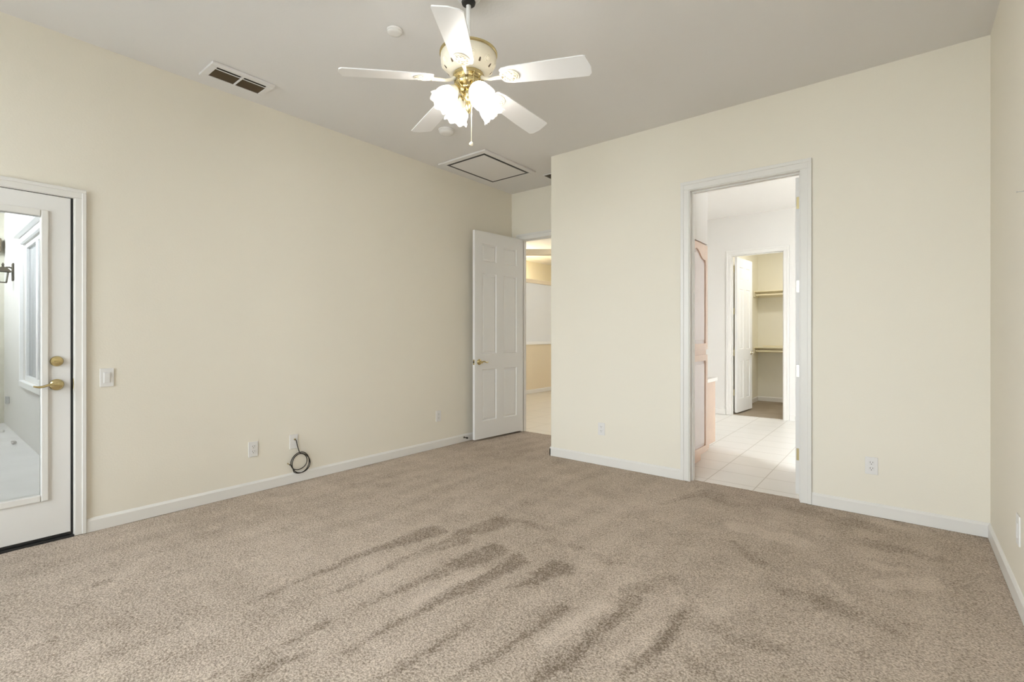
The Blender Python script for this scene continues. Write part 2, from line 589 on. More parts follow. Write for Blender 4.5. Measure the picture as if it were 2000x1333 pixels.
# ------------------------------------------------------------------ ceilings
struct('ceiling', B(XL - .15, XR + .12, YR - .12, YA + .10, H, H + .1), CEIL, 'flat greyish ceiling of the bedroom', 'ceiling')
struct('ceiling_bathroom', B(-2.57, 1.62, 4.985, 8.0, H, H + .1), BATHC, 'white bathroom ceiling seen through the right doorway', 'ceiling')
struct('ceiling_bathroom.001', B(-2.67, 1.62, 4.10, 4.98, H + .101, H + .2), BATHC, 'white bathroom ceiling above the tall wooden cabinet', 'ceiling')
struct('ceiling_hall', B(-7.4, -2.68, 4.985, 11.1, H, H + .1), HALLW, 'white hall ceiling above the angled header', 'ceiling')
struct('ceiling_closet', B(-2.26, -0.5, 8.0, 10.1, H, H + .1), CLOSW, 'cream ceiling of the walk-in closet', 'ceiling')

# ------------------------------------------------------------------ walls
bm = bmesh.new()
wall_boxes(bm, 'x', XL - 0.15, XL, YR - .12, YA + .10, -0.1, H, [(-0.325, 0.648, -0.1, 2.082), (-1.60, -.60, .17, 2.83)])
struct('wall_left', bm, WALL, 'long cream wall on the left with the glass patio door', 'wall')
bm = bmesh.new()
wall_boxes(bm, 'y', YB, YB + 0.12, XC, XR + .12, -0.05, H, [(-1.42, -0.58, -0.05, 2.452)])
struct('wall_back', bm, WALL, 'cream wall facing the camera with the bathroom doorway', 'wall')
bm = bmesh.new()
wall_boxes(bm, 'x', XC, XC + 0.12, YB + 0.12, YA, -0.05, H)
struct('wall_alcove_right', bm, WALL, 'short return wall hidden behind the outside corner', 'wall')
bm = bmesh.new()
wall_boxes(bm, 'y', YA, YA + 0.10, XL, XC + .12, -0.05, H, [(-3.81, -2.93, -0.05, 2.45)])
struct('wall_alcove_back', bm, WALL, 'shaded cream wall above the entry doorway in the alcove', 'wall')
bm = bmesh.new()
wall_boxes(bm, 'x', XR, XR + 0.12, YR, YB, -0.05, H)
struct('wall_right', bm, WALL, 'narrow strip of cream wall at the right edge', 'wall')
bm = bmesh.new()
wall_boxes(bm, 'y', YR - 0.12, YR, XL, XR + .12, -0.05, H, [(-1.225, 0.025, .3, 2.7), (-3.65, -2.35, .3, 2.7)])
struct('wall_rear', bm, WALL, 'cream wall behind the camera with added windows', 'wall')


def big_window(name, axis, p, a, b, z0, z1, label):
    def q(bm, u0, u1, w0, w1, d0=-.03, d1=.03):
        if axis == 'x':
            box(bm, p + d0, p + d1, u0, u1, w0, w1)
        else:
            box(bm, u0, u1, p + d0, p + d1, w0, w1)
    bm = bmesh.new()
    m = (a + b) / 2
    q(bm, a, a + .05, z0, z1); q(bm, b - .05, b, z0, z1)
    q(bm, a + .05, b - .05, z0, z0 + .05); q(bm, a + .05, b - .05, z1 - .05, z1)
    q(bm, m - .03, m + .03, z0 + .05, z1 - .05)
    w = tag(put(name, bm, VINYL), label, 'window', kind='structure')
    for u0, u1 in ((a + .05, m - .03), (m + .03, b - .05)):
        bm = bmesh.new()
        q(bm, u0, u1, z0 + .05, z1 - .05, -.002, .002)
        put('pane', bm, GLASS, w)


big_window('added_window_1', 'x', XL - .06, -1.60, -.60, .17, 2.83, 'white window added for daylight in the left wall behind the camera')  # unseen windows added here to bring in daylight
big_window('added_window_5', 'y', YR - .06, -3.65, -2.35, .3, 2.7, 'white window added for daylight behind the camera near the left wall')
big_window('added_window_2', 'y', YR - .06, -1.225, .025, .3, 2.7, 'white window added for daylight behind the camera near the right wall')

# bathroom, closet and hall shells
bm = bmesh.new()
wall_boxes(bm, 'y', 7.9, 8.02, -2.57, 1.62, -0.05, H, [(-2.09, -1.345, -0.05, 2.455)])
struct('wall_bathroom_far', bm, BATHW, 'pale bathroom wall with the closet doorway', 'wall')
struct('wall_bathroom_left', B(-2.57, -2.45, 4.985, 7.9, -0.05, H), BATHW, 'pale bathroom wall behind the vanity', 'wall')
bm = bmesh.new()
wall_boxes(bm, 'x', 1.5, 1.62, 4.22, 7.9, -0.05, H, [(6.0, 6.55, 1.5, 2.05)])
struct('wall_bathroom_right', bm, BATHW, 'bathroom window wall out of sight on the right', 'wall')
struct('wall_bathroom_niche', B(-2.44, -1.5, 4.225, 4.888, 2.105, H + .1), BATHW, 'pale soffit wall above the tall wooden cabinet', 'wall')
struct('wall_closet_left', B(-2.26, -2.14, 8.02, 9.95, -0.05, H), CLOSW, 'cream closet wall behind the opened closet door', 'wall')
struct('wall_closet_back', B(-2.26, -0.48, 9.95, 10.05, -0.05, H), CLOSW, 'cream closet back wall carrying the shelves', 'wall')
struct('wall_closet_right', B(-0.6, -0.48, 8.02, 9.95, -0.05, H), CLOSW, 'closet side wall out of sight', 'wall')
struct('wall_hall_low', B(-6.19, -6.07, 4.985, 11.0, -0.05, 1.022), HALLT, 'tan lower half of the hall wall below the white ledge', 'wall')
struct('wall_hall_mid', B(-6.19, -6.085, 4.985, 11.0, 1.082, 2.31), HALLW, 'greyish white middle of the hall wall above the ledge', 'wall')
struct('wall_hall_niche', B(-7.4, -7.2, 4.985, 11.0, 2.0, H), HALLY, 'yellow wall at the back of the high hall niche', 'wall')
struct('wall_hall_far', B(-7.4, -2.68, 11.0, 11.1, -0.05, H), HALLY, 'far yellow hall wall', 'wall')
struct('wall_hall_near', B(-7.4, -4.10, 4.88, 4.98, -0.05, H), HALLW, 'near hall wall out of sight', 'wall')
struct('wall_hall_right', B(-2.68, -2.58, 4.985, 11.0, -0.05, H), HALLW, 'right hall wall out of sight behind the bathroom', 'wall')
struct('trim_1', B(-6.19, -6.035, 4.985, 11.0, 1.022, 1.082, 0.006), VINYL, 'white ledge cap on the hall half wall', 'ledge')
struct('trim_2', B(-7.2, -6.05, 4.985, 11.0, 2.31, 2.39, 0.006), HALLT, 'tan sill under the yellow hall niche', 'ledge')
bm = bmesh.new()
ang = math.atan2(0.628, 0.778)
box(bm, -1.55, 1.8, 0, .16, 2.60, 2.69, 0.004, mtx=Matrix.Translation((-5.079, 6.567, 0)) @ Matrix.Rotation(ang, 4, 'Z'))
struct('trim_3', bm, HALLT, 'tan header beam crossing the top of the hall opening', 'beam')

# ------------------------------------------------------------------ baseboards and casings
baseboard('baseboard_left', [('x', XL, 1, .690, YA)], 'white baseboard along the long left wall')
baseboard('baseboard_back', [('y', YB, -1, XC - .012, -1.472), ('y', YB, -1, -.524, XR), ('x', XC, -1, YB - .012, YA)], 'white baseboard along the wall with the bathroom doorway', h=.088)
baseboard('baseboard_right', [('x', XR, -1, YR, YB)], 'white baseboard along the right wall', h=.088)
baseboard('baseboard_rear', [('y', YR, 1, XL, XR), ('x', XL, 1, YR, -.37)], 'white baseboard under the added windows behind the camera')
baseboard('baseboard_bathroom', [('y', 7.9, -1, -2.45, -2.15), ('y', 7.9, -1, -1.285, 1.5)], 'white baseboard on the bathroom far wall')
baseboard('baseboard_closet', [('x', -2.14, 1, 8.02, 9.95), ('y', 9.95, -1, -2.14, -.6)], 'white baseboard inside the walk-in closet')
baseboard('baseboard_hall', [('x', -6.07, 1, 4.985, 11.0)], 'white baseboard under the tan hall wall')

casing('trim_4', 'x', XL, 1, -.313, .634, 2.061, .055, 'white casing around the glass patio door')
casing('trim_5', 'y', YB, -1, -1.405, -.595, 2.436, .070, 'white casing around the bathroom doorway')
casing('trim_6', 'y', YA, -1, -3.795, -2.945, 2.43, .068, 'white casing around the entry doorway')
casing('trim_7', 'y', 7.9, -1, -2.075, -1.36, 2.44, .072, 'white casing around the closet doorway')


def jamb(name, y0, y1, a0, a1, top, stop, label, mat=TRIM):
    bm = bmesh.new()
    t = .018
    box(bm, a0 - t, a0, y0, y1, -.004, top + t); box(bm, a1, a1 + t, y0, y1, -.004, top + t); box(bm, a0, a1, y0, y1, top, top + t)
    if stop:
        s0, s1 = stop
        box(bm, a0, a0 + .012, s0, s1, -.004, top, .002); box(bm, a1 - .012, a1, s0, s1, -.004, top, .002)
        box(bm, a0 + .012, a1 - .012, s0, s1, top - .012, top, .002)
    return struct(name, bm, mat, label, 'door frame')


jamb('trim_8', YB - .002, YB + .122, -1.40, -.60, 2.43, (4.142, 4.178), 'white jamb lining the bathroom doorway')
jamb('trim_9', YA - .002, YA + .102, -3.79, -2.95, 2.425, (4.922, 4.955), 'white jamb lining the entry doorway')
jamb('trim_10', 7.898, 8.022, -2.07, -1.365, 2.435, (7.935, 7.97), 'white jamb lining the closet doorway')
bm = bmesh.new()
box(bm, XL - .152, XL + .002, .629, .647, .0, 2.082); box(bm, XL - .152, XL + .002, -.325, -.307, .0, 2.082); box(bm, XL - .152, XL + .002, -.307, .629, 2.058, 2.082)
struct('trim_11', bm, TRIM, 'white jamb lining the glass patio door', 'door frame')
bm = bmesh.new()
box(bm, XL - .06, XL - .004, .6185, .628, .01, 2.057); box(bm, XL - .06, XL - .012, -.306, -.2955, .01, 2.057); box(bm, XL - .06, XL - .012, -.2955, .6185, 2.0555, 2.0575)
struct('trim_12', bm, BLACK, 'dark weatherstrip in the gap beside the glass patio door', 'weatherstrip')
struct('trim_13', B(XL - .15, XL + .012, -.306, .632, -.02, .012, .004), BLACK, 'black threshold under the glass patio door', 'threshold')

# ------------------------------------------------------------------ doors


def panel_leaf(w, h, y0, t, panels):
    """Moulded door leaf in local coordinates: x from the hinge edge, z up; raised panels on both faces."""
    bm = bmesh.new()
    xs = sorted({0, w, *[p[0] for p in panels], *[p[1] for p in panels]})
    zs = sorted({0, h, *[p[2] for p in panels], *[p[3] for p in panels]})
    V = {}
    for s in (0, 1):
        for i, x in enumerate(xs):
            for k, z in enumerate(zs):
                V[s, i, k] = bm.verts.new((x, y0 + t * s, z))
    pf = []
    for s in (0, 1):
        for i in range(len(xs) - 1):
            for k in range(len(zs) - 1):
                q = [V[s, i, k], V[s, i + 1, k], V[s, i + 1, k + 1], V[s, i, k + 1]]
                f = bm.faces.new(q if s == 0 else q[::-1])
                cx, cz = (xs[i] + xs[i + 1]) / 2, (zs[k] + zs[k + 1]) / 2
                if any(p[0] < cx < p[1] and p[2] < cz < p[3] for p in panels):
                    pf.append(f)
    nx, nz = len(xs) - 1, len(zs) - 1
    for i in range(nx):
        for k in (0, nz):
            bm.faces.new((V[0, i, k], V[1, i, k], V[1, i + 1, k], V[0, i + 1, k]))
    for k in range(nz):
        for i in (0, nx):
            bm.faces.new((V[0, i, k], V[0, i, k + 1], V[1, i, k + 1], V[1, i, k]))
    bmesh.ops.recalc_face_normals(bm, faces=bm.faces)
    bmesh.ops.inset_individual(bm, faces=pf, thickness=.004, depth=0)
    bmesh.ops.inset_individual(bm, faces=pf, thickness=.012, depth=-.010)
    bmesh.ops.inset_individual(bm, faces=pf, thickness=.006, depth=0)
    bmesh.ops.inset_individual(bm, faces=pf, thickness=.026, depth=.007)
    return bm


def six(w):
    m = w / 2
    P = []
    for a, b in ((.11, m - .058), (m + .058, w - .11)):
        P += [(a, b, .22 - .02, .825 - .02), (a, b, 1.0 - .02, 1.945 - .02), (a, b, 2.075 - .02, 2.285 - .02)]
    return P


def lever(parent, pos, nrm, along, mat=BRASS):
    """Rosette, spindle and curved lever; pos on the door face, nrm outwards, along = lever direction."""
    n, a = Vector(nrm).normalized(), Vector(along).normalized()
    c = a.cross(n)
    M = Matrix((( c.x, a.x, n.x, pos[0]), (c.y, a.y, n.y, pos[1]), (c.z, a.z, n.z, pos[2]), (0, 0, 0, 1)))
    bm = bmesh.new()
    lathe(bm, [(.034, 0), (.034, .004), (.030, .010), (.018, .015), (.013, .018), (.012, .042), (.014, .050), (.008, .054)], 24, M)
    h = put('lever_handle', bm, mat, parent, True)
    bm = bmesh.new()
    pts = [M @ Vector((0.0, .0 + .105 * t, .046 + .010 * math.sin(t * PI) - .006 * t)) + Vector((0, 0, .006 * math.sin(t * 2 * PI))) for t in [i / 10 for i in range(11)]]
    tube(bm, pts, [.009, .009, .0085, .008, .0075, .007, .007, .007, .0065, .006, .004], 10)
    put('lever', bm, mat, h, True)
    return h


def hinge(parent, x0, x1, y0, y1, z, kx, ky, mat):
    bm = bmesh.new()
    box(bm, x0, x1, y0, y1, z - .045, z + .045, .001)
    lathe(bm, [(.006, -.048), (.007, -.046), (.007, .046), (.006, .048)], 12, Matrix.Translation((kx, ky, z)))
    return put('hinge', bm, mat, parent)


# entry door, opened flat along the left wall
a = math.atan2(-.997, -.080)
d2 = put('door_2', panel_leaf(.813, 2.405, 0, .036, six(.813)), DOORP)
d2.location = (-3.790, 4.868, .022)
d2.rotation_euler = (0, 0, a)
tag(d2, 'white six-panel bedroom door standing open against the left wall', 'door', kind='structure')
M2 = Matrix.LocRotScale(d2.location, d2.rotation_euler, None)
lever(d2, M2 @ Vector((.745, .036, .890)), M2.to_3x3() @ Vector((0, 1, 0)), M2.to_3x3() @ Vector((-1, 0, 0)))
bm = bmesh.new(); box(bm, .8125, .8138, .006, .030, .86, .92, .0005, mtx=M2)
put('latch_plate', bm, BRASS, d2)
bm = bmesh.new(); box(bm, .8135, .8225, .011, .025, .882, .900, .002, mtx=M2)
put('latch', bm, BRONZE, d2)
# closet door, opened into the closet
d4 = put('door_4', panel_leaf(.69, 2.405, -.036, .036, six(.69)), DOORP)
d4.location = (-2.052, 8.024, .022)
d4.rotation_euler = (0, 0, math.atan2(.996, .085))
tag(d4, 'white six-panel closet door opened inward past the bathroom', 'door', kind='structure')
M4 = Matrix.LocRotScale(d4.location, d4.rotation_euler, None)
lever(d4, M4 @ Vector((.63, -.036, .91)), M4.to_3x3() @ Vector((0, -1, 0)), M4.to_3x3() @ Vector((-1, 0, 0)), SILVER)
for z in (2.25, 1.59, .946, .334):
    hinge(d4, -2.069, -2.054, 8.016, 8.023, z, -2.060, 8.015, ABRASS)
# bathroom door, opened into the bathroom: its hinge edge shows
d3 = put('door_3', panel_leaf(.78, 2.395, 0, .036, six(.78)), DOORP)
d3.location = (-.612, 4.229, .022)
d3.rotation_euler = (0, 0, PI / 2)
tag(d3, 'white bathroom door swung inward, only its hinge edge showing', 'door', kind='structure')
for z, mt in ((2.225, ABRASS), (1.592, SILVER), (.952, SILVER), (.320, ABRASS)):
    hinge(d3, -.642, -.614, 4.2265, 4.2295, z, -.606, 4.2245, mt)
# glass patio door
bm = bmesh.new()
wall_boxes(bm, 'x', XL - .050, XL - .006, -.294, .617, .026, 2.054, [(-.180, .503, .262, 1.944)])
d1 = tag(put('door_1', bm, DOORP), 'white patio door with one tall glass pane and brass lever', 'door', kind='structure')
bm = bmesh.new()
for y0, y1, z0, z1 in ((-.197, -.163, .244, 1.962), (.486, .520, .244, 1.962), (-.163, .486, .244, .283), (-.163, .486, 1.923, 1.962)):
    box(bm, XL - .052, XL + .004, y0, y1, z0, z1, .005, 2)
put('glazing_frame', bm, TRIM, d1)
put('pane', B(XL - .031, XL - .027, -.165, .488, .281, 1.925), GLASS, d1)
put('door_sweep', B(XL - .048, XL - .002, -.293, .616, .013, .030, .002), BLACK, d1)
lever(d1, (XL - .006, .555, .927), (1, 0, 0), (0, -1, 0))
bm = bmesh.new()
lathe(bm, [(.031, 0), (.031, .006), (.027, .012), (.016, .015), (.012, .016)], 24, Matrix.Translation((XL - .006, .555, 1.067)) @ Matrix.Rotation(PI / 2, 4, 'Y'))
db = put('deadbolt', bm, BRASS, d1, True)
put('thumb_turn', B(XL + .009, XL + .026, .541, .569, 1.062, 1.072, .003, 2), BRASS, db)
sp = put('strike_plate', B(XL - .035, XL + .0035, .6285, .6300, .895, .96, .0005), BRASS)
tag(sp, 'small brass strike plate on the patio door jamb beside the lever', 'strike plate')
# ------------------------------------------------------------------ ceiling fan
FX, FY = -1.785, 1.847
fan = thing('ceiling_fan', 'white five-blade ceiling fan with brass trim and four lit tulip shades', 'ceiling fan', (FX, FY, H))
T = Matrix.Translation((FX, FY, 0))


def fan_lathe(name, prof, mat, seg=40, parent=fan, smooth=True):
    bm = bmesh.new()
    lathe(bm, prof, seg, T)
    return put(name, bm, mat, parent, smooth)


fan_lathe('canopy', [(.068, H - .001), (.070, H - .012), (.064, H - .040), (.050, H - .052), (.047, H - .054)], FANW)
fan_lathe('hanger_ball', [(.020, H - .045), (.030, H - .055), (.0375, H - .066), (.034, H - .076), (.022, H - .083)], BLACK, 24)
fan_lathe('down_rod', [(.0125, H - .070), (.0125, 2.735)], FANW, 16)
fan_lathe('rod_collar', [(.018, 2.775), (.022, 2.768), (.026, 2.735), (.034, 2.722)], FANW, 24)
mh = fan_lathe('motor_housing', [(.030, 2.724), (.100, 2.716), (.136, 2.708), (.144, 2.698), (.1465, 2.672), (.144, 2.650), (.130, 2.628), (.108, 2.606), (.092, 2.594), (.080, 2.592)], FANC, 48)
fan_lathe('brass_band', [(.1455, 2.706), (.1515, 2.703), (.1515, 2.694), (.1470, 2.690)], BRASS, 48, mh)
for k in range(10):                   # raised rosettes and vent slots round the housing
    bm = bmesh.new()
    aa = 2 * PI * k / 10
    M = T @ Matrix.Rotation(aa, 4, 'Z') @ Matrix.Translation((.133, 0, 2.634)) @ Matrix.Rotation(math.radians(128), 4, 'Y')
    lathe(bm, [(.017, 0), (.015, .003), (.011, .002), (.008, .0055), (.003, .006)], 12, M)
    put('rosette', bm, FANC, mh, True)
for k in range(10):
    bm = bmesh.new()
    aa = 2 * PI * (k + .5) / 10
    M = T @ Matrix.Rotation(aa, 4, 'Z') @ Matrix.Translation((.122, 0, 2.6205)) @ Matrix.Rotation(math.radians(128), 4, 'Y')
    box(bm, -.012, .012, -.005, .005, -.001, .0012, .002, mtx=M)
    put('vent_slot', bm, SLAT, mh)
hub = fan_lathe('brass_hub', [(.050, 2.596), (.079, 2.592), (.083, 2.584), (.081, 2.572), (.070, 2.566), (.066, 2.560), (.071, 2.552), (.070, 2.540), (.060, 2.528), (.046, 2.520), (.044, 2.512), (.028, 2.505), (.018, 2.500)], BRASS, 40)
bm = bmesh.new()                      # ribs on the brass hub
for k in range(10):
    M = T @ Matrix.Rotation(2 * PI * k / 10 + .2, 4, 'Z')
    tube(bm, [M @ Vector(p) for p in ((.082, 0, 2.578), (.071, 0, 2.564), (.0725, 0, 2.546), (.061, 0, 2.528), (.046, 0, 2.518))], .0035, 6)
put('hub_ribs', bm, BRASS, hub, True)

outline = [(0.0, -.040), (.012, -.050), (.05, -.058), (.30, -.066), (.436, -.070), (.446, -.066), (.463, .004), (.458, .050), (.444, .068), (.30, .066), (.05, .058), (.012, .050), (0.0, .040)]
for k in range(5):
    az = math.radians(234.3 + 72 * k)
    M = T @ Matrix.Rotation(az, 4, 'Z') @ Matrix.Translation((.186, 0, 2.551)) @ Matrix.Rotation(math.radians(4.6), 4, 'Y') @ Matrix.Rotation(math.radians(-12.5), 4, 'X')
    bm = bmesh.new()
    prism(bm, outline, 0, .006, M, .0015)
    bl = put('blade', bm, FANW, fan)
    # iron: arm from the hub and a filigree oval under the blade root
    bm = bmesh.new()
    R0 = T @ Matrix.Rotation(az, 4, 'Z')
    tube(bm, [R0 @ Vector(p) for p in ((.066, 0, 2.572), (.090, 0, 2.556), (.120, 0, 2.547), (.150, 0, 2.548), (.190, 0, 2.546))], [.011, .009, .008, .009, .011], 10)
    iron = put('blade_iron', bm, FANC, fan, True)
    bm = bmesh.new()
    N = 20
    prism(bm, [(.044 + .050 * math.cos(2 * PI * i / N), .040 * math.sin(2 * PI * i / N)) for i in range(N)], -.0045, -.0005, M, .001)
    for i in range(8):                # scroll relief
        q = 2 * PI * i / 8
        c = Vector((.044 + .033 * math.cos(q), .026 * math.sin(q), -.005))
        tube(bm, [M @ (c + Vector((.010 * math.cos(t), .009 * math.sin(t), -.001))) for t in [2 * PI * s / 8 for s in range(9)]], .0026, 6)
    tube(bm, [M @ Vector((.044 + .050 * math.cos(t), .040 * math.sin(t), -.003)) for t in [2 * PI * s / 24 for s in range(25)]], .0032, 6)
    put('medallion', bm, FANC, iron, True)
    bm = bmesh.new()
    for i in range(8):
        q = 2 * PI * i / 8 + PI / 8
        box(bm, -.007, .007, -.0028, .0028, -.0062, -.004, .0012, mtx=M @ Matrix.Translation((.044 + .034 * math.cos(q), .027 * math.sin(q), 0)) @ Matrix.Rotation(q + PI / 2, 4, 'Z'))
    put('filigree_gaps', bm, ABRASS, iron)
# light kit
kit = fan_lathe('light_fitter', [(.026, 2.512), (.030, 2.500), (.034, 2.480), (.026, 2.464), (.018, 2.455), (.016, 2.440), (.021, 2.425), (.015, 2.405), (.008, 2.395), (.004, 2.388)], BRASS, 28)
Rv = Vector((math.cos(YAW), math.sin(YAW), 0)); Fv = Vector((-math.sin(YAW), math.cos(YAW), 0))
for lat, dep in ((-.105, -.065), (.065, -.105), (.105, .065), (-.065, .105)):
    o = (Rv * lat + Fv * dep).normalized()
    ax = (o * math.sin(math.radians(42)) - Vector((0, 0, 1)) * math.cos(math.radians(42))).normalized()
    root = Vector((FX, FY, 2.478)) + o * .028
    neck = Vector((FX, FY, 2.500)) + o * .074
    bm = bmesh.new()
    tube(bm, [root, root + o * .018 + Vector((0, 0, .012)), neck - ax * .020, neck - ax * .004], [.007, .007, .008, .010], 10)
    arm = put('lamp_arm', bm, BRASS, fan, True)
    Q = Matrix.Translation(neck) @ ax.to_track_quat('Z', 'Y').to_matrix().to_4x4()
    bm = bmesh.new()
    lathe(bm, [(.010, -.012), (.022, -.008), (.026, .004), (.024, .016)], 20, Q)
    put('socket_cup', bm, BRASS, arm, True)
    bm = bmesh.new()
    lathe(bm, [(.0245, .002), (.029, .012), (.0385, .030), (.0445, .040), (.0435, .041), (.0375, .031), (.028, .013), (.0225, .004)], 28, Q)
    put('shade_holder', bm, FANC, arm, True)
    prof = [(.021, .006), (.0255, .020), (.038, .036), (.050, .054), (.056, .072), (.0575, .088), (.056, .102), (.0585, .114), (.066, .124)]
    bm = bmesh.new()
    n = len(prof)
    lathe(bm, prof, 48, Q, cap=False, wob=lambda kk, aa, r, z: (r * (1 + .016 * math.cos(8 * aa) * (kk / (n - 1)) ** 2 * 2), z + .006 * math.cos(8 * aa) * (kk / (n - 1)) ** 6))
    sh = put('lamp_shade', bm, SHADE, fan, True)
    bm = bmesh.new()
    lathe(bm, [(.010, .012), (.013, .030), (.022, .052), (.027, .070), (.025, .086), (.015, .098), (.004, .102)], 14, Q)
    put('bulb', bm, BULBM, fan, True)
bm = bmesh.new()
cx, cy = FX + .014 * Rv.x, FY + .014 * Rv.y
tube(bm, [(cx, cy, 2.505), (cx + .002, cy, 2.42), (cx + .001, cy, 2.236)], .0022, 6)
pc = put('pull_chain', bm, CHAIN, fan, True)
bm = bmesh.new()
lathe(bm, [(.003, .012), (.008, .008), (.0115, 0), (.010, -.006), (.004, -.010)], 14, Matrix.Translation((cx, cy, 2.228)) @ Matrix.Rotation(.5, 4, 'Y'))
put('chain_fob', bm, FANC, pc, True)

# ------------------------------------------------------------------ ceiling fittings
v = thing('air_vent', 'brown slatted return air vent on the ceiling above the left wall', 'vent', (-3.675, 1.463, H))
bm = bmesh.new()
x0, x1, y0, y1 = -3.80, -3.550, 1.258, 1.668
i0, i1, j0, j1 = -3.757, -3.594, 1.302, 1.634
for q in ((x0, i0, y0, y1), (i1, x1, y0, y1), (i0, i1, y0, j0), (i0, i1, j1, y1), (i0, i1, 1.4615, 1.4745)):
    box(bm, *q, H - .016, H - .001, .002)
put('frame', bm, CEIL, v)
put('duct_backing', B(i0, i1, j0, j1, H - .0035, H - .0008), DUCT, v)
for s0, s1 in ((j0 + .001, 1.461), (1.475, j1 - .001)):
    bm = bmesh.new()
    box(bm, i1 - .036, i1 - .026, s0, s1, H - .014, H - .012, .0005)
    put('deflector_bar', bm, CEIL, v)
    for k in range(8):
        c = i0 + .010 + k * .0152
        bm = bmesh.new()
        box(bm, -.0055, .0055, s0, s1, -.0006, .0006, mtx=Matrix.Translation((c, 0, H - .010)) @ Matrix.Rotation(math.radians(-38), 4, 'Y'))
        put('slat', bm, SLAT, v)
v2 = thing('supply_register', 'dark ceiling register half hidden behind the outside wall corner', 'vent', (-3.03, 4.60, H))
bm = bmesh.new()
for q in ((-3.200, -3.185, 4.508, 4.70), (-2.895, -2.875, 4.508, 4.70), (-3.185, -2.895, 4.508, 4.522), (-3.185, -2.895, 4.682, 4.70)):
    box(bm, *q, H - .010, H - .001, .002)
put('frame', bm, CEIL, v2)
bm = bmesh.new()
box(bm, -3.185, -2.895, 4.522, 4.682, H - .0075, H - .0008)
put('duct_backing', bm, DUCT, v2)
for k in range(8):
    bm = bmesh.new()
    box(bm, -3.184, -2.896, -.006, .006, -.0006, .0006, mtx=Matrix.Translation((0, 4.536 + k * .0185, H - .0085)) @ Matrix.Rotation(.7, 4, 'X'))
    put('slat', bm, REG, v2)
for (x, y, r, hh, lab, nm) in ((-2.361, 1.814, .047, .022, 'small round white detector on the ceiling left of the fan blade', 'detector'), (-3.155, 2.985, .072, .038, 'round white smoke detector on the ceiling between fan and attic hatch', 'smoke_detector')):
    s = thing('smoke_detector', lab, 'smoke detector', (x, y, H))
    bm = bmesh.new()
    lathe(bm, [(r, -.001), (r, -.008), (r * .97, -.011)], 32)
    local('base', bm, PLASTIC, s, True)
    bm = bmesh.new()
    lathe(bm, [(r * .90, -.0105), (r * .90, -hh * .7), (r * .80, -hh * .92), (r * .55, -hh), (r * .2, -hh * 1.02)], 32)
    local('cover', bm, PLASTIC, s, True)
ah = thing('attic_hatch', 'square attic hatch with dark gap around its panel', 'attic hatch', (-3.51, 3.94, H))
bm = bmesh.new()
x0, x1, y0, y1 = -3.845, -3.182, 3.516, 4.362
i0, i1, j0, j1 = -3.778, -3.240, 3.576, 4.316
for q in ((x0, i0, y0, y1), (i1, x1, y0, y1), (i0, i1, y0, j0), (i0, i1, j1, y1)):
    box(bm, *q, H - .018, H - .001, .004, 2)
put('frame', bm, CEIL, ah)
put('gap', B(i0, i1, j0, j1, H - .0165, H - .001), BLACK, ah)
put('panel', B(i0 + .029, i1 - .029, j0 + .029, j1 - .029, H - .0185, H - .014, .001), CEIL, ah)

# ------------------------------------------------------------------ wall plates


def plate_bm(w=.071, h=.117):
    bm = bmesh.new()
    box(bm, -w / 2, w / 2, -.0065, 0, -h / 2, h / 2, .0025, 2)
    return bm


def outlet(x, y, z, rz, label):
    o = thing('wall_outlet', label, 'outlet', (x, y, z), rz, 'white duplex wall outlets')
    local('cover_plate', plate_bm(), PLASTIC, o)
    for s in (1, -1):
        bm = bmesh.new()
        box(bm, -.016, .016, -.0085, -.006, s * .0195 - .0135, s * .0195 + .0135, .001)
        rc = local('receptacle', bm, PLASTIC, o)
        bm = bmesh.new()
        box(bm, -.0085, -.0058, -.0089, -.0084, s * .0195 - .001, s * .0195 + .009)
        box(bm, .0058, .0085, -.0089, -.0084, s * .0195 + .0005, s * .0195 + .009)
        lathe(bm, [(.003, 0), (.003, .0006)], 10, Matrix.Translation((0, -.0084, s * .0195 - .0075)) @ Matrix.Rotation(PI / 2, 4, 'X'))
        local('slots', bm, SLOT, rc)
    return o


outlet(XL, 1.680, .336, PI / 2, 'white outlet low on the left wall, left of the coiled cable')
outlet(XL, 3.611, .344, PI / 2, 'white outlet low on the left wall beside the open six-panel door')
outlet(-2.226, YB, .338, 0, 'white outlet between the outside corner and the bathroom doorway')
outlet(-.178, YB, .338, 0, 'white outlet right of the bathroom doorway')
rwo = thing('wall_plate', 'white wall plate low on the right wall at the photo edge', 'wall plate', (XR, 3.143, .345), -PI / 2)
local('cover_plate', plate_bm(.075, .135), PLASTIC, rwo)
bm = bmesh.new(); box(bm, -.016, .016, -.010, -.006, -.034, .034, .002)
local('insert', bm, PLASTIC, rwo)
sw = thing('light_switch', 'white rocker light switch beside the glass patio door', 'light switch', (XL, .789, .954), PI / 2)
local('cover_plate', plate_bm(.071, .117), PLASTIC, sw)
bm = bmesh.new()
box(bm, -.017, .017, -.0085, -.005, -.034, .034, .001)
local('switch_frame', bm, PLASTIC, sw)
bm = bmesh.new()
box(bm, -.0145, .0145, -.004, 0, -.031, .031, .001, mtx=Matrix.Translation((0, -.0078, 0)) @ Matrix.Rotation(math.radians(4), 4, 'X'))
local('rocker', bm, PLASTIC, sw)
cp = thing('cable_plate', 'white cable outlet plate above the coiled black cable', 'wall plate', (XL, 2.003, .340), PI / 2)
local('cover_plate', plate_bm(), PLASTIC, cp)
bm = bmesh.new()
lathe(bm, [(.0075, 0), (.0075, .003), (.0048, .0035), (.0048, .010)], 12, Matrix.Translation((.006, -.006, .018)) @ Matrix.Rotation(PI / 2, 4, 'X'))
local('connector', bm, BRASS, cp, True)
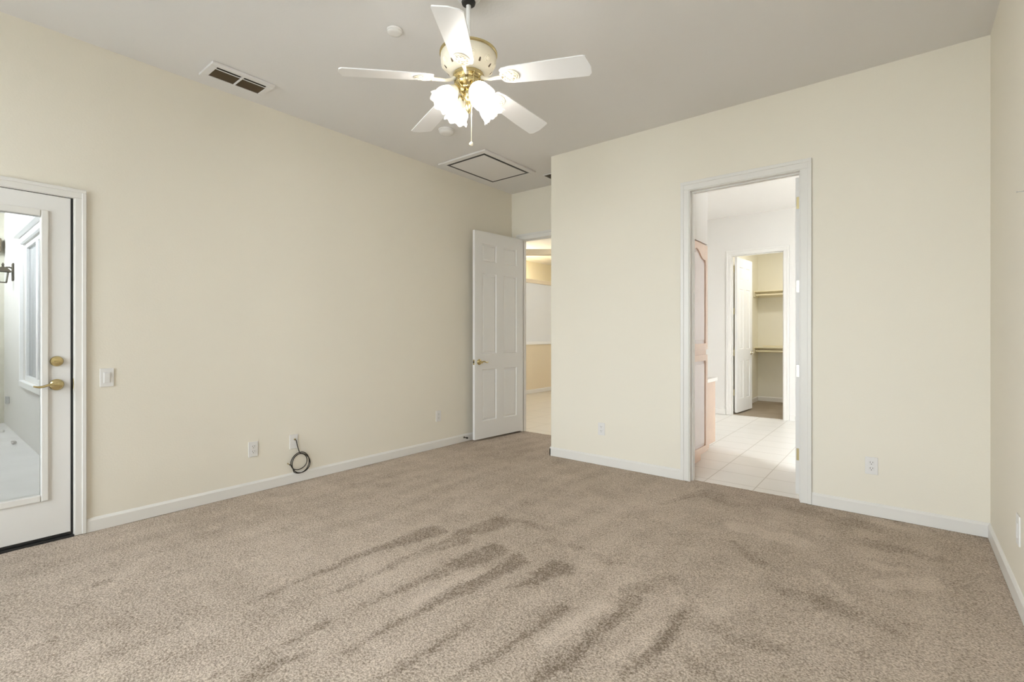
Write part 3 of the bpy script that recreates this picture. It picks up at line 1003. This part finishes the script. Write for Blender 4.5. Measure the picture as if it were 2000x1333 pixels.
# coiled coax: leaves the plate, loops three times in front of the wall, short tail to the left
pts = [(XL + .014, 2.009, .358), (XL + .026, 2.012, .350), (XL + .026, 2.022, .305), (XL + .022, 2.040, .252)]
cyc, czc = 2.046, .163
random.seed(4)
turns = 2.6
a0 = math.radians(85)
M_ = 90
for i in range(M_ + 1):
    t = i / M_
    aa = a0 - t * turns * 2 * PI
    w1 = 1 + .07 * math.sin(2.3 * t * 6) - .05 * t
    ry = .076 * w1
    rz = .076 * (1 + .06 * math.cos(5 * t + 1))
    pts.append((XL + .019 + .007 * math.sin(9 * t), cyc + ry * math.cos(aa) + .009 * math.sin(2 * PI * 1.5 * t), czc + rz * math.sin(aa) - .013 * math.sin(2 * PI * 1.1 * t + .4)))
e = Vector(pts[-1])
pts += [(XL + .026, 1.975, .150), (XL + .027, 1.958, .160), (XL + .027, 1.948, .168)]
bm = bmesh.new()
tube(bm, pts, .0037, 8)
cb = tag(put('coax_cable', bm, CABLE, smooth=True), 'black coiled cable hanging from its wall plate above the baseboard', 'cable')
bm = bmesh.new()
tube(bm, [(XL + .027, 1.951, .1655), (XL + .027, 1.938, .176)], .0045, 8)
put('cable_end', bm, ABRASS, cb)
# door stop behind the open door, nail added for a shadow line on the right wall
ds = thing('door_stop', 'dark rubber-tipped door stop on the baseboard behind the open door', 'door stop', (XL + .012, 3.995, .050))
bm = bmesh.new()
lathe(bm, [(.011, 0), (.011, .004), (.006, .006), (.006, .040)], 12, Matrix.Rotation(PI / 2, 4, 'Y'))
local('stem', bm, BRONZE, ds, True)
bm = bmesh.new()
lathe(bm, [(.008, .038), (.0105, .040), (.0105, .056), (.007, .060)], 12, Matrix.Rotation(PI / 2, 4, 'Y'))
local('tip', bm, BLACK, ds, True)
bm = bmesh.new()
lathe(bm, [(.0016, 0), (.0016, .022), (.004, .0225), (.004, .024)], 8, Matrix.Translation((XR, 3.02, 1.845)) @ Matrix.Rotation(-PI / 2, 4, 'Y'))
tag(put('shadow_pin', bm, GREYM), 'small nail standing in for a shadow line on the right wall at the photo edge', 'pin')

# ------------------------------------------------------------------ bathroom cabinets
tc = thing('linen_cabinet', 'tall pinkish wooden cabinet with arched upper door in the bathroom', 'cabinet', (-1.8, 4.56, 0))
put('carcass', B(-2.1, -1.512, 4.232, 4.884, .085, 2.10), MAPLE, tc)
put('toe_kick', B(-2.1, -1.56, 4.235, 4.882, -.004, .085), MAPLE, tc)


def cabinet_door(parent, xf, y0, y1, z0, z1, arch):
    """Slab facing +X with a sunk panel; the upper one has an arched top rail."""
    st = .058
    bm = bmesh.new()
    t0, t1 = xf - .018, xf
    N = 16
    yi0, yi1, zi0, zi1 = y0 + st, y1 - st, z0 + st, z1 - st
    top = []
    for i in range(N + 1):
        s = i / N
        y = yi0 + (yi1 - yi0) * s
        dz = 0
        if arch:
            u = abs(2 * s - 1)
            dz = -.085 * (1 - math.cos(min(1, u / .82) * PI)) / 2
        top.append((y, zi1 + dz))
    inner = [(yi0, zi0), (yi1, zi0)] + top[::-1]
    # frame as stiles and rails round the opening
    box(bm, t0, t1, y0, yi0, z0, z1); box(bm, t0, t1, yi1, y1, z0, z1); box(bm, t0, t1, yi0, yi1, z0, zi0)
    rail = top + [(yi1, z1), (yi0, z1)]
    R = Matrix(((0, 0, 1, 0), (1, 0, 0, 0), (0, 1, 0, 0), (0, 0, 0, 1)))
    prism(bm, rail, t0, t1, R)
    dr = put('door', bm, MAPLE, parent)
    bm = bmesh.new()
    prism(bm, inner, t0 + .002, t0 + .006, R)
    ins = [(yi0 + .03 + (p[0] - yi0) * ((yi1 - yi0 - .06) / (yi1 - yi0)), p[1] + (.03 if p[1] < zi0 + .01 else -.03)) for p in inner]
    prism(bm, ins, t0 + .006, t1 - .002, R, .003)
    put('door_panel', bm, PANELW, dr)
    return dr


cabinet_door(tc, -1.493, 4.245, 4.872, 1.085, 2.085, True)
cabinet_door(tc, -1.493, 4.245, 4.872, .105, 1.035, False)
vc = thing('vanity_cabinet', 'low wooden vanity end beyond the tall bathroom cabinet', 'cabinet', (-1.9, 5.2, 0))
put('carcass', B(-2.44, -1.605, 4.892, 5.500, .07, .725), MAPLE, vc)
put('toe_kick', B(-2.44, -1.66, 4.892, 5.47, -.004, .07), MAPLE, vc)
ct = tag(put('vanity_countertop', B(-2.445, -1.585, 4.892, 5.515, .727, .765, .004, 2), COUNTER), 'white countertop on the low bathroom vanity', 'countertop')

# ------------------------------------------------------------------ closet shelves
for z, lab in ((2.0, 'upper cream closet shelf with hanging rod below it'), (.985, 'lower cream closet shelf with hanging rod, at waist height')):
    s = thing('closet_shelf', lab, 'shelf', (-1.4, 9.95, z), group='closet shelves')
    put('board', B(-2.138, -.602, 9.62, 9.948, z, z + .019, .002), SHELF, s)
    put('cleat', B(-2.138, -.602, 9.930, 9.948, z - .09, z, .002), SHELF, s)
    put('side_cleat', B(-2.138, -2.120, 9.60, 9.929, z - .09, z, .002), SHELF, s)
    bm = bmesh.new()
    tube(bm, [(-2.126, 9.655, z - .055), (-.604, 9.655, z - .055)], .0165, 14)
    rd = put('hanging_rod', bm, ROD, s, True)
    bm = bmesh.new()
    lathe(bm, [(.026, 0), (.026, .012), (.021, .014)], 16, Matrix.Translation((-2.1195, 9.655, z - .055)) @ Matrix.Rotation(PI / 2, 4, 'Y'))
    put('rod_socket', bm, SILVER, rd, True)
put_b = tag(put('closet_board', B(-2.02, -1.3, 9.80, 9.945, 1.005, 1.030, .002), SHELF), 'flat pale board lying on the lower closet shelf', 'board')

# ------------------------------------------------------------------ patio beyond the glass door
bm = bmesh.new()
wall_boxes(bm, 'y', 0.9, 1.05, -10.55, XL - .15, -.3, 3.3, [(-8.58, -5.9, .66, 2.36)])
struct('wall_patio_right', bm, STUCCO, 'white stucco house wall beside the patio', 'wall')
struct('wall_patio_far', B(-10.75, -10.55, -5.0, 1.05, -.3, 3.3), STONE, 'beige wall closing the far end of the patio', 'wall')
struct('added_patio_wall', B(-10.55, XL - .15, -.56, -.44, -.3, 2.52), STUCCO, 'added white stucco wall out of sight, dimming the patio', 'wall')  # added out of view to hold sky light off the patio
struct('added_patio_cover', B(-10.55, XL - .15, -.56, .9, 3.05, 3.2), STUCCO, 'added cover dimming the patio, out of sight above the door glass', 'patio cover')  # added roof that dims the patio under the bright sky
bm = bmesh.new()
a, b, z0, z1 = -8.58, -5.9, .66, 2.36
w_ = .07
box(bm, a - w_, a, .865, .90, z0 - w_, z1 + w_, .004); box(bm, b, b + w_, .865, .90, z0 - w_, z1 + w_, .004)
box(bm, a, b, .865, .90, z1, z1 + w_, .004); box(bm, a, b, .855, .90, z0 - w_, z0, .004)
box(bm, a - w_ - .04, b + w_ + .04, .80, .90, z1 + w_, z1 + w_ + .10, .01)
win = tag(put('window_3', bm, VINYL), 'white framed window in the stucco wall outside', 'window', kind='structure')
mull = [a, -7.72, -6.8, b]
for m0, m1 in zip(mull, mull[1:]):
    bm = bmesh.new()
    f = .055
    box(bm, m0, m0 + f, .915, .975, z0, z1, .004); box(bm, m1 - f, m1, .915, .975, z0, z1, .004)
    box(bm, m0 + f, m1 - f, .915, .975, z0, z0 + f, .004); box(bm, m0 + f, m1 - f, .915, .975, z1 - f, z1, .004)
    sash = put('sash', bm, VINYL, win)
    put('pane', B(m0 + f, m1 - f, .942, .948, z0 + f, z1 - f), GREYG, sash)
ln = thing('outdoor_lantern', 'bronze wall lantern on the stucco wall seen through the door glass', 'lantern', (-9.49, .9, 2.07))
put('back_plate', B(-9.545, -9.435, .882, .899, 1.965, 2.205, .006), BRONZE, ln)
bm = bmesh.new()
tube(bm, [(-9.49, .885, 2.135), (-9.49, .86, 2.145), (-9.49, .83, 2.142), (-9.49, .80, 2.128)], .010, 8)
put('arm', bm, BRONZE, ln, True)
C0 = Matrix.Translation((-9.49, .797, 0)) @ Matrix.Rotation(PI / 4, 4, 'Z')
bm = bmesh.new()
lathe(bm, [(.108, 2.078), (.104, 2.088), (.060, 2.128), (.022, 2.145), (.014, 2.155), (.020, 2.175), (.012, 2.192), (.003, 2.203)], 4, C0)
put('lantern_roof', bm, BRONZE, ln)
bm = bmesh.new()
for k in range(4):
    M = C0 @ Matrix.Rotation(PI / 2 * k, 4, 'Z')
    tube(bm, [M @ Vector((.070, 0, 2.086)), M @ Vector((.046, 0, 1.935))], .007, 6)
lathe(bm, [(.052, 1.930), (.052, 1.942)], 4, C0)
put('lantern_cage', bm, BRONZE, ln)
bm = bmesh.new()
lathe(bm, [(.064, 2.084), (.042, 1.943)], 4, C0, cap=False)
put('lantern_glass', bm, GLASS, ln)
ob = thing('outdoor_outlet_box', 'small grey outlet box low on the outside stucco wall', 'outlet box', (-9.97, .9, .296))
put('box_body', B(-10.01, -9.93, .868, .899, .245, .345, .005), GREYM, ob)
put('box_lid', B(-10.012, -9.928, .860, .868, .243, .347, .003), GREYM, ob)
tag(put('beam_end', B(-10.549, -10.40, .60, .86, 2.45, 2.66, .01), BROWN), 'brown beam end high on the far patio wall', 'beam')
random.seed(9)
for k, (x, y, s, lab) in enumerate(((-8.42, .80, .060, 'pale dry leaf on the patio slab near the stucco wall'), (-9.55, .80, .05, 'pale dry leaf on the patio slab far along the wall'), (-6.0, -.08, .06, 'pale dry leaf on the patio slab nearest the door'))):
    bm = bmesh.new()
    N = 10
    top = []
    for i in range(N):
        q = 2 * PI * i / N
        r = s * (.6 + .4 * abs(math.cos(q)))
        top.append((x + r * math.cos(q), y + .6 * r * math.sin(q), -.0985 + .5 * s * (abs(math.sin(q * .5)))))
    lo = [bm.verts.new(p) for p in top]
    c = bm.verts.new((x, y, -.0975))
    for i in range(N):
        bm.faces.new((lo[i], lo[(i + 1) % N], c))
    ret = bmesh.ops.solidify(bm, geom=bm.faces[:], thickness=.002)
    lf = tag(put('dry_leaf', bm, STUCCO), lab, 'leaf', 'leaves on the patio')

# ------------------------------------------------------------------ bathroom window, room lamps
bm = bmesh.new()
for q in ((6.0, 6.04, 1.5, 2.05), (6.51, 6.55, 1.5, 2.05), (6.04, 6.51, 1.5, 1.54), (6.04, 6.51, 2.01, 2.05)):
    box(bm, 1.54, 1.60, q[0], q[1], q[2], q[3])
bw = tag(put('window_4', bm, VINYL), 'bathroom window out of sight on the right', 'window', kind='structure')
put('pane', B(1.566, 1.570, 6.04, 6.51, 1.54, 2.01), GLASS, bw)
area('bathroom_lamp', (-.2, 6.0, H - .06), (.5, .5), (0, 0, -1), 4.5, (1.0, .98, .98))
pl = bpy.data.lights.new('hall_fill_light', 'POINT')  # unseen light added to brighten the hall ceiling
pl.energy = 30
pl.color = (1.0, .985, .96)
pl.shadow_soft_size = .14
po = bpy.data.objects.new('hall_fill_light', pl)
po.location = (-3.6, 7.4, 2.25)
col.objects.link(po)
area('niche_lamp', (-6.6, 8.2, H - .06), (.3, .3), (0, 0, -1), 42, (1.0, .98, .90))
area('closet_lamp', (-1.1, 8.55, H - .06), (.25, .25), (0, 0, -1), 14, (1.0, .98, .93))
